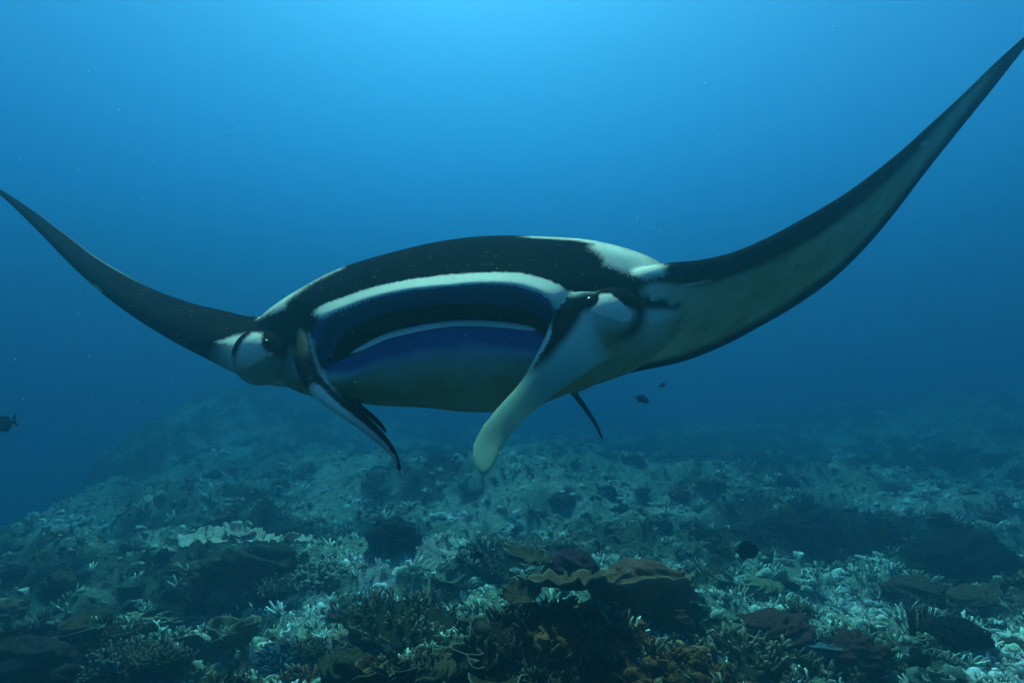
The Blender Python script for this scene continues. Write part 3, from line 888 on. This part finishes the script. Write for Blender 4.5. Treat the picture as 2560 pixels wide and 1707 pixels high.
def white_coral():
    g = ground_at(600, 1452)
    root = thing('lobed_coral', 'bright white lobed coral crowning a dark mound on the left', 'coral', g); root.scale = (REEF * 0.78, REEF * 0.78, REEF * 0.78)
    b = link('mound', boulder_coral(81, 0.62).mesh('mound', M_CORAL), root, (0.05, 0.15, 0.02)); b.scale = (2.0, 1.2, 1.7); b.rotation_euler = (0, 0, 0.2); b.color = (0.12, 0.12, 0.09, 0.0)
    for k in range(13):
        t = k / 12.0
        lb = link('lobe', ruffle_plate(0.10 + 0.05 * rng.random(), 0.03, 5, 0.018, 90 + k, 0.012, nr=8, na=44, stalk=False).mesh('lobe', M_CORAL), root,
                  (-0.42 + 0.95 * t + rng.normal(0, 0.03), -0.16 + rng.normal(0, 0.07), 0.27 + 0.17 * math.sin(math.pi * (0.15 + 0.7 * t)) + rng.normal(0, 0.015)))
        lb.rotation_euler = (R(6) + rng.normal(0, 0.2), rng.normal(0, 0.2), rng.random() * 6); lb.color = (0.86, 0.86, 0.72, 1.0)
white_coral()

LONE = [
    # kind, u, v, scale, colour, tipw, variant, squash, label
    ('boulder_coral', 985, 1350, 0.95, (0.05, 0.05, 0.05), 0.0, 0, 1.0, 'dark rounded boulder coral in the blue haze below the left head fin'),
    ('knobby_coral', 370, 1560, 1.5, (0.42, 0.36, 0.17), 0.4, 0, 0.28, 'flat yellowish coral mat among pale rubble'),
    ('leafy_coral', 575, 1600, 1.0, (0.26, 0.19, 0.10), 0.35, 0, 1.0, 'olive leafy coral with pale curling edges'),
    ('boulder_coral', 1885, 1480, 0.75, (0.36, 0.34, 0.2), 0.2, 1, 0.8, 'pale olive boulder coral right of the brown dishes'),
    ('soft_coral', 2310, 1590, 1.25, (0.20, 0.10, 0.045), 0.3, 0, 1.0, 'rust brown bushy soft coral on the pale rubble'),
    ('soft_coral', 2385, 1610, 0.8, (0.20, 0.075, 0.045), 0.3, 1, 1.0, 'small reddish tuft beside the bushy soft coral'),
    ('finger_coral', 1020, 1560, 1.25, (0.24, 0.12, 0.055), 0.5, 1, 1.0, 'brown finger coral thicket at the edge of the dark ledge'),
    ('finger_coral', 1790, 1650, 1.5, (0.24, 0.12, 0.055), 0.5, 0, 0.7, 'wide brown finger coral mound in front of the brown dishes'),
    ('finger_coral', 1950, 1690, 1.4, (0.26, 0.09, 0.05), 0.3, 1, 1.0, 'reddish brown finger coral at the bottom edge'),
    ('boulder_coral', 2290, 1480, 0.85, (0.17, 0.10, 0.05), 0.1, 0, 0.6, 'brown rounded boulder coral on the right slope'),
    ('boulder_coral', 2450, 1500, 0.8, (0.20, 0.12, 0.06), 0.1, 1, 0.7, 'tan brown boulder coral low on the right slope'),
    ('knobby_coral', 700, 1668, 0.7, C_BLUE, 0.2, 0, 1.0, 'blue knobby coral near the bottom left'),
    ('plate_coral', 2060, 1600, 0.55, (0.16, 0.26, 0.34), 0.6, 0, 0.5, 'blue rimmed plate coral in the right foreground'),
    ('boulder_coral', 2140, 1650, 0.7, C_MAROON, 0.0, 2, 0.9, 'maroon boulder coral under the blue rimmed plate'),
    ('boulder_coral', 60, 1680, 0.8, (0.08, 0.05, 0.06), 0.0, 0, 0.9, 'dark purple boulder coral in the bottom left corner'),
    ('knobby_coral', 260, 1672, 0.55, (0.12, 0.02, 0.14), 0.1, 1, 1.0, 'vivid purple knobby coral near the bottom left'),
    ('leafy_coral', 1860, 1560, 0.7, (0.35, 0.35, 0.12), 0.9, 1, 1.0, 'yellow green leafy coral below the pale boulder'),
    ('boulder_coral', 1950, 1580, 0.8, C_MAROON, 0.0, 1, 0.9, 'dark maroon boulder coral beside the yellow leafy coral'),
    ('leafy_coral', 1180, 1640, 1.2, (0.10, 0.06, 0.035), 0.25, 1, 0.6, 'dark leafy coral with tan rims in the shaded ledge'),
    ('leafy_coral', 960, 1690, 0.8, (0.20, 0.12, 0.06), 0.25, 0, 0.7, 'brown leafy coral at the bottom edge left of centre'),
    ('finger_coral', 1240, 1400, 1.1, (0.14, 0.13, 0.055), 0.7, 1, 0.8, 'olive finger coral bed left of the brown dishes'),
    ('knobby_coral', 790, 1460, 1.3, C_TEAL, 0.5, 0, 0.7, 'pale green knobby dome among the rubble on the left'),
    ('knobby_coral', 1570, 1395, 0.5, C_WHITE, 0.8, 1, 1.0, 'small white knobby coral behind the brown dishes'),
    ('knobby_coral', 1410, 1365, 0.5, C_WHITE, 1.0, 0, 0.8, 'small white coral crown above the brown dishes'),
    ('boulder_coral', 2400, 1400, 1.8, C_DARK, 0.0, 0, 0.7, 'broad dark boulder coral on the far right slope'),
    ('boulder_coral', 1990, 1330, 1.7, C_DARK, 0.0, 1, 0.8, 'dark hummock behind the black fish'),
]
for kind, u, v, sc, col, tw, var, sq, lab in LONE:
    p = ground_at(u, v)
    coral(kind, p, sc, col, lab, None, tw, var, None, sq)

# --- colonies scattered over the reef, each told apart by the landmark it grows beside
MARKS = [(1500, 1450, 'the brown ruffled dishes'), (585, 1400, 'the white lobed coral'), (985, 1340, 'the dark round boulder'),
         (370, 1555, 'the flat yellowish mat'), (575, 1600, 'the olive leafy coral'), (1885, 1475, 'the pale olive boulder'), (2310, 1580, 'the rust brown tuft'),
         (1020, 1550, 'the brown finger thicket on the ledge'), (1790, 1640, 'the wide brown finger mound'), (2290, 1475, 'the brown boulder on the right slope'),
         (2060, 1590, 'the blue rimmed plate'), (700, 1660, 'the blue knobby coral'), (60, 1670, 'the dark corner boulder'), (1868, 1376, 'the black reef fish'),
         (1240, 1400, 'the olive finger bed'), (790, 1455, 'the pale green knobby dome'), (2400, 1390, 'the broad dark boulder on the far right'),
         (480, 1040, 'the hazy mound on the left'), (1205, 1190, 'the broad head fin tip'), (1000, 1170, 'the narrow head fin tip'), (1505, 1095, 'the manta tail tip')]
USED = set()
def beside(u, v):
    for du, dv, mk in sorted(((u - a, v - b, m) for a, b, m in MARKS), key=lambda t: math.hypot(t[0], 2 * t[1])):
        side = ('right' if du > 0 else 'left')
        vert = 'below' if dv > 0 else 'above'
        d = math.hypot(du, 2 * dv)
        far = 'close' if d < 130 else ('some way' if d < 320 else 'far')
        if abs(du) > 2.2 * abs(dv): yield f'{far} to the {side} of {mk}'
        elif abs(dv) * 1.6 > abs(du): yield f'{far} {vert} {mk}'
        else: yield f'{far} {vert} and {side} of {mk}'
SCATTER = [
    ('finger_coral', 'cream finger coral', 'cream finger corals of the reef', C_CREAM, 0.9, 42),
    ('finger_coral', 'brown finger coral', 'brown finger corals of the reef', C_BROWN, 0.6, 34),
    ('knobby_coral', 'greenish knobby coral', 'greenish knobby corals of the reef', C_TEAL, 0.5, 36),
    ('boulder_coral', 'dark boulder coral', 'dark boulder corals of the reef', C_DARK, 0.0, 34),
    ('boulder_coral', 'tan boulder coral', 'tan boulder corals of the reef', C_TAN, 0.2, 22),
    ('plate_coral', 'pale plate coral', 'pale plate corals of the reef', C_TEAL, 0.6, 24),
    ('leafy_coral', 'olive leafy coral', 'olive leafy corals of the reef', C_OLIVE, 0.35, 30),
]
for kind, lab, grp, col, tw, cnt in SCATTER:
    k = 0; tries = 0
    while k < cnt and tries < 4000:
        tries += 1
        u = rng.uniform(-20, 2580); v = 1120 + 590 * rng.random() ** 0.9
        if 1180 < u < 1780 and 1370 < v < 1660: continue
        p = ground_at(u, v)
        if p[1] > 36 or p[2] < -3.1 * REEF: continue
        full = None
        for ph in list(beside(u, v))[:4]:
            if len((lab + ' ' + ph).split()) > 16: continue
            if (lab + ph) not in USED: full = lab + ' ' + ph; USED.add(lab + ph); break
        if full is None: continue
        s = (0.22 + 0.36 * rng.random() ** 1.5) * (1.0 + 0.07 * max(p[1] / REEF - 4, 0))
        cc = tuple(np.clip(np.array(col) * rng.uniform(0.6, 1.25), 0, 0.75))
        coral(kind, p, s, cc, full, grp, tw, None, None, 0.6 + 0.5 * rng.random(), 0.02)
        k += 1

# --- uncountable coral fragments and small growth
def scatter_stuff(name, label, protos, count, size, colfun, vmin, vmax, up=1.0):
    Vs, Fs, Cs = [], [], []; n = 0
    u = rng.uniform(-120, 2680, count); 
    w = rng.random(count)
    # even over the ground near, thinning with distance
    ymin, ymax = 2.2 * REEF, 24.0 * REEF
    y = ymin * (ymax / ymin) ** w
    x = (u - 1280) / FPX * y
    z = bed_z(x, y)
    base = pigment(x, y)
    keep = (z > -3.1 * REEF) & ((fbm(x * 0.42 / REEF * 1.5, y * 0.36 / REEF * 1.5, 91, 3) < 0.20) | (rng.random(count) < 0.30))
    for i in np.nonzero(keep)[0]:
        V, F, T = protos[int(rng.integers(0, len(protos)))]
        s = size * (0.4 + 1.7 * rng.random() ** 3) * REEF * (0.8 + 0.055 * y[i] / REEF)
        an = rng.random() * 6.283; ca, sa = math.cos(an), math.sin(an)
        tx, ty = rng.normal(0, 0.45 * up, 2)
        W = V * s
        W = np.stack([W[:, 0] * ca - W[:, 1] * sa + W[:, 2] * tx, W[:, 0] * sa + W[:, 1] * ca + W[:, 2] * ty, W[:, 2]], 1)
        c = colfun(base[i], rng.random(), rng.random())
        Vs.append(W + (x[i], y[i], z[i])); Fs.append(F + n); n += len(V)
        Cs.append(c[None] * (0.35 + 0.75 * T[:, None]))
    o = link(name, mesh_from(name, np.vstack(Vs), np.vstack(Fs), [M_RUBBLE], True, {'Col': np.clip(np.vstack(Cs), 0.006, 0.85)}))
    tag(o, label, kind='stuff')

def sprig(nb):
    mb = MB()
    for k in range(nb):
        d = rng.normal(0, 0.75, 3); d[2] = abs(d[2]) + 0.55
        p, ra, _ = frond((0, 0, -0.2), d, 1.0, 0.16, 2, 0.5, 0.55)
        mb.tube(p, ra, 3, 0, 1)
    return mb.arrays()
def stone(seed):
    mb = MB()
    P, T = dome_mesh(0.8, 0.6, 0.5, 0.9, 2.0, seed, 8, 4); mb.grid(P, 0.5 + 0.5 * T, True)
    return mb.arrays()
def curl():
    mb = MB()
    an = np.linspace(0, 2.2 + 1.6 * rng.random(), 7); h = np.linspace(0, 1, 3)
    rr = 0.5 * (0.6 + 0.6 * h[:, None]) + 0.1 * np.sin(an * 4)[None] * h[:, None]
    A = np.stack([rr * np.cos(an)[None], rr * np.sin(an)[None], -0.15 + 0.7 * h[:, None] + 0 * rr], -1)
    B_ = A * (0.84, 0.84, 1)
    mb.grid(np.concatenate([A, B_[::-1]], 0), np.repeat(np.array((0, .6, 1, 1, .6, 0))[:, None], 7, 1))
    return mb.arrays()

def col_frag(b, r1, r2):
    k = min(1.0, (b[1] / 0.16) ** 1.3)
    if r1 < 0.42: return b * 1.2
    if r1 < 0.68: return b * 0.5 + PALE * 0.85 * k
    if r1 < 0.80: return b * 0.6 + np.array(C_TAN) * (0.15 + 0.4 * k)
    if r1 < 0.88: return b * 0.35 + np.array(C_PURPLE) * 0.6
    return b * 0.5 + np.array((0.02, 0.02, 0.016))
def col_stone(b, r1, r2):
    return b * (0.5 + 1.1 * r1)
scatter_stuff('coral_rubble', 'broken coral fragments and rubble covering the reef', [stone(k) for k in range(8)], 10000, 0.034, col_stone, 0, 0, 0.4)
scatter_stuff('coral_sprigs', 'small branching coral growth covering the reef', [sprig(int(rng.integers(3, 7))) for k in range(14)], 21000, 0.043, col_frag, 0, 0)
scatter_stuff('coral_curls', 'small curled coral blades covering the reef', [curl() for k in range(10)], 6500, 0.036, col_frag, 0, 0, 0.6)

# ------------------------------------------------------------------ fish
def make_fish(label, u, v, d, length, heading, mats, deep=0.42, group=None, tilt=0.0, name='reef_fish'):
    p = at(u, v, d)
    root = thing(name, label, 'fish', p, group)
    t = np.linspace(0, 1, 22)
    prof = np.clip(np.sin(math.pi * t ** 0.75), 0, 1) ** 0.75 * (1 - 0.25 * t) + 0.10 * sstep(0.0, 0.1, t)
    prof[-1] = 0.12; prof[0] = 0.02
    n = 16; an = np.arange(n) * 2 * math.pi / n
    L = length * 0.78
    hh = prof * deep * length * 0.5; ww = prof * 0.15 * length * 0.5
    P = np.stack([np.repeat((0.5 - t)[:, None] * L, n, 1), ww[:, None] * np.cos(an)[None], hh[:, None] * np.sin(an)[None]], -1)
    mb = MB(); mb.grid(P, np.zeros((22, n)), True)
    link('body', mb.mesh('body', mats[0]), root)
    def fin(nm, pts, mat, th=0.012):
        pts = np.array(pts, float) * length
        m2 = MB(); k = len(pts)
        top = np.stack([pts[:, 0], np.full(k, th * length * 0.5), pts[:, 1]], 1); bot = top * (1, -1, 1)
        V = np.vstack([top, bot, top.mean(0), bot.mean(0)])
        F = []
        for i in range(k):
            j = (i + 1) % k
            F += [(i, j, 2 * k, 2 * k), (k + j, k + i, 2 * k + 1, 2 * k + 1), (i, k + i, k + j, j)]
        m2.add(V, F, np.zeros(len(V)))
        return link(nm, m2.mesh(nm, mat, False), root)
    h2 = deep / 2
    fin('tail_fin', [(-0.34, 0.03), (-0.47, 0.17), (-0.52, 0.19), (-0.45, 0.0), (-0.52, -0.19), (-0.47, -0.17), (-0.34, -0.03)], mats[1])
    fin('dorsal_fin', [(0.20, h2 * 0.75), (0.10, h2 + 0.06), (-0.1, h2 + 0.07), (-0.28, h2 * 0.6 + 0.06), (-0.30, h2 * 0.3), (0, h2 * 0.7)], mats[0])
    fin('anal_fin', [(0.02, -h2 * 0.8), (-0.1, -h2 - 0.06), (-0.27, -h2 * 0.6 - 0.05), (-0.30, -h2 * 0.3), (-0.1, -h2 * 0.6)], mats[0])
    for sgn in (-1, 1):
        e = bmesh.new(); bmesh.ops.create_uvsphere(e, u_segments=8, v_segments=6, radius=0.022 * length)
        em = bpy.data.meshes.new('eye'); e.to_mesh(em); e.free(); em.materials.append(M_EYE)
        link('eye', em, root, (0.28 * length, sgn * 0.05 * length, 0.03 * length))
    root.rotation_euler = (0, tilt, heading)
    return root
make_fish('black reef fish with yellow tail edge above the coral on the right', 1868, 1376, 4.2, 0.21, 0.12, (M_FISH_DARK, M_FISH_YELLOW), 0.5)
make_fish('small dark fish with pale tail right of the manta tail', 1606, 998, 5.0, 0.14, -0.25, (M_FISH_BLUE, M_FISH_PALE), 0.36, tilt=0.35)
make_fish('tiny dark fish highest right of the manta tail', 1657, 962, 5.5, 0.09, 0.3, (M_FISH_BLUE, M_FISH_BLUE), 0.34, tilt=-0.4)
make_fish('dark fish cut by the left edge of the picture', 5, 1063, 4.0, 0.24, math.pi - 0.2, (M_FISH_DARK, M_FISH_DARK), 0.34, tilt=0.3)
make_fish('small blue fish low over the rubble below the manta', 1195, 1388, 4.4, 0.11, 0.2, (M_FISH_BLUE, M_FISH_BLUE), 0.42)

# ------------------------------------------------------------------ drifting specks in the water
def make_specks():
    base = np.array([(1, 0, 0), (-1, 0, 0), (0, 1, 0), (0, -1, 0), (0, 0, 1), (0, 0, -1)], float)
    F0 = np.array([(0, 2, 4), (2, 1, 4), (1, 3, 4), (3, 0, 4), (2, 0, 5), (1, 2, 5), (3, 1, 5), (0, 3, 5)])
    V, F = [], []
    for k in range(420):
        d = 1.6 + 9 * rng.random() ** 1.2
        p = at(rng.uniform(-100, 2660), rng.uniform(-60, 1500), d)
        if p[2] < bed_z(p[0], p[1]) + 0.2: continue
        V.append(base * rng.uniform(0.0012, 0.0032, 3) * (0.7 + 0.12 * d) + p); F.append(F0 + 6 * (len(V) - 1))
    o = link('drifting_plankton', mesh_from('drifting_plankton', np.vstack(V), np.vstack(F), [M_FISH_PALE], True))
    tag(o, 'tiny pale specks of plankton drifting in the water', kind='stuff')
make_specks()
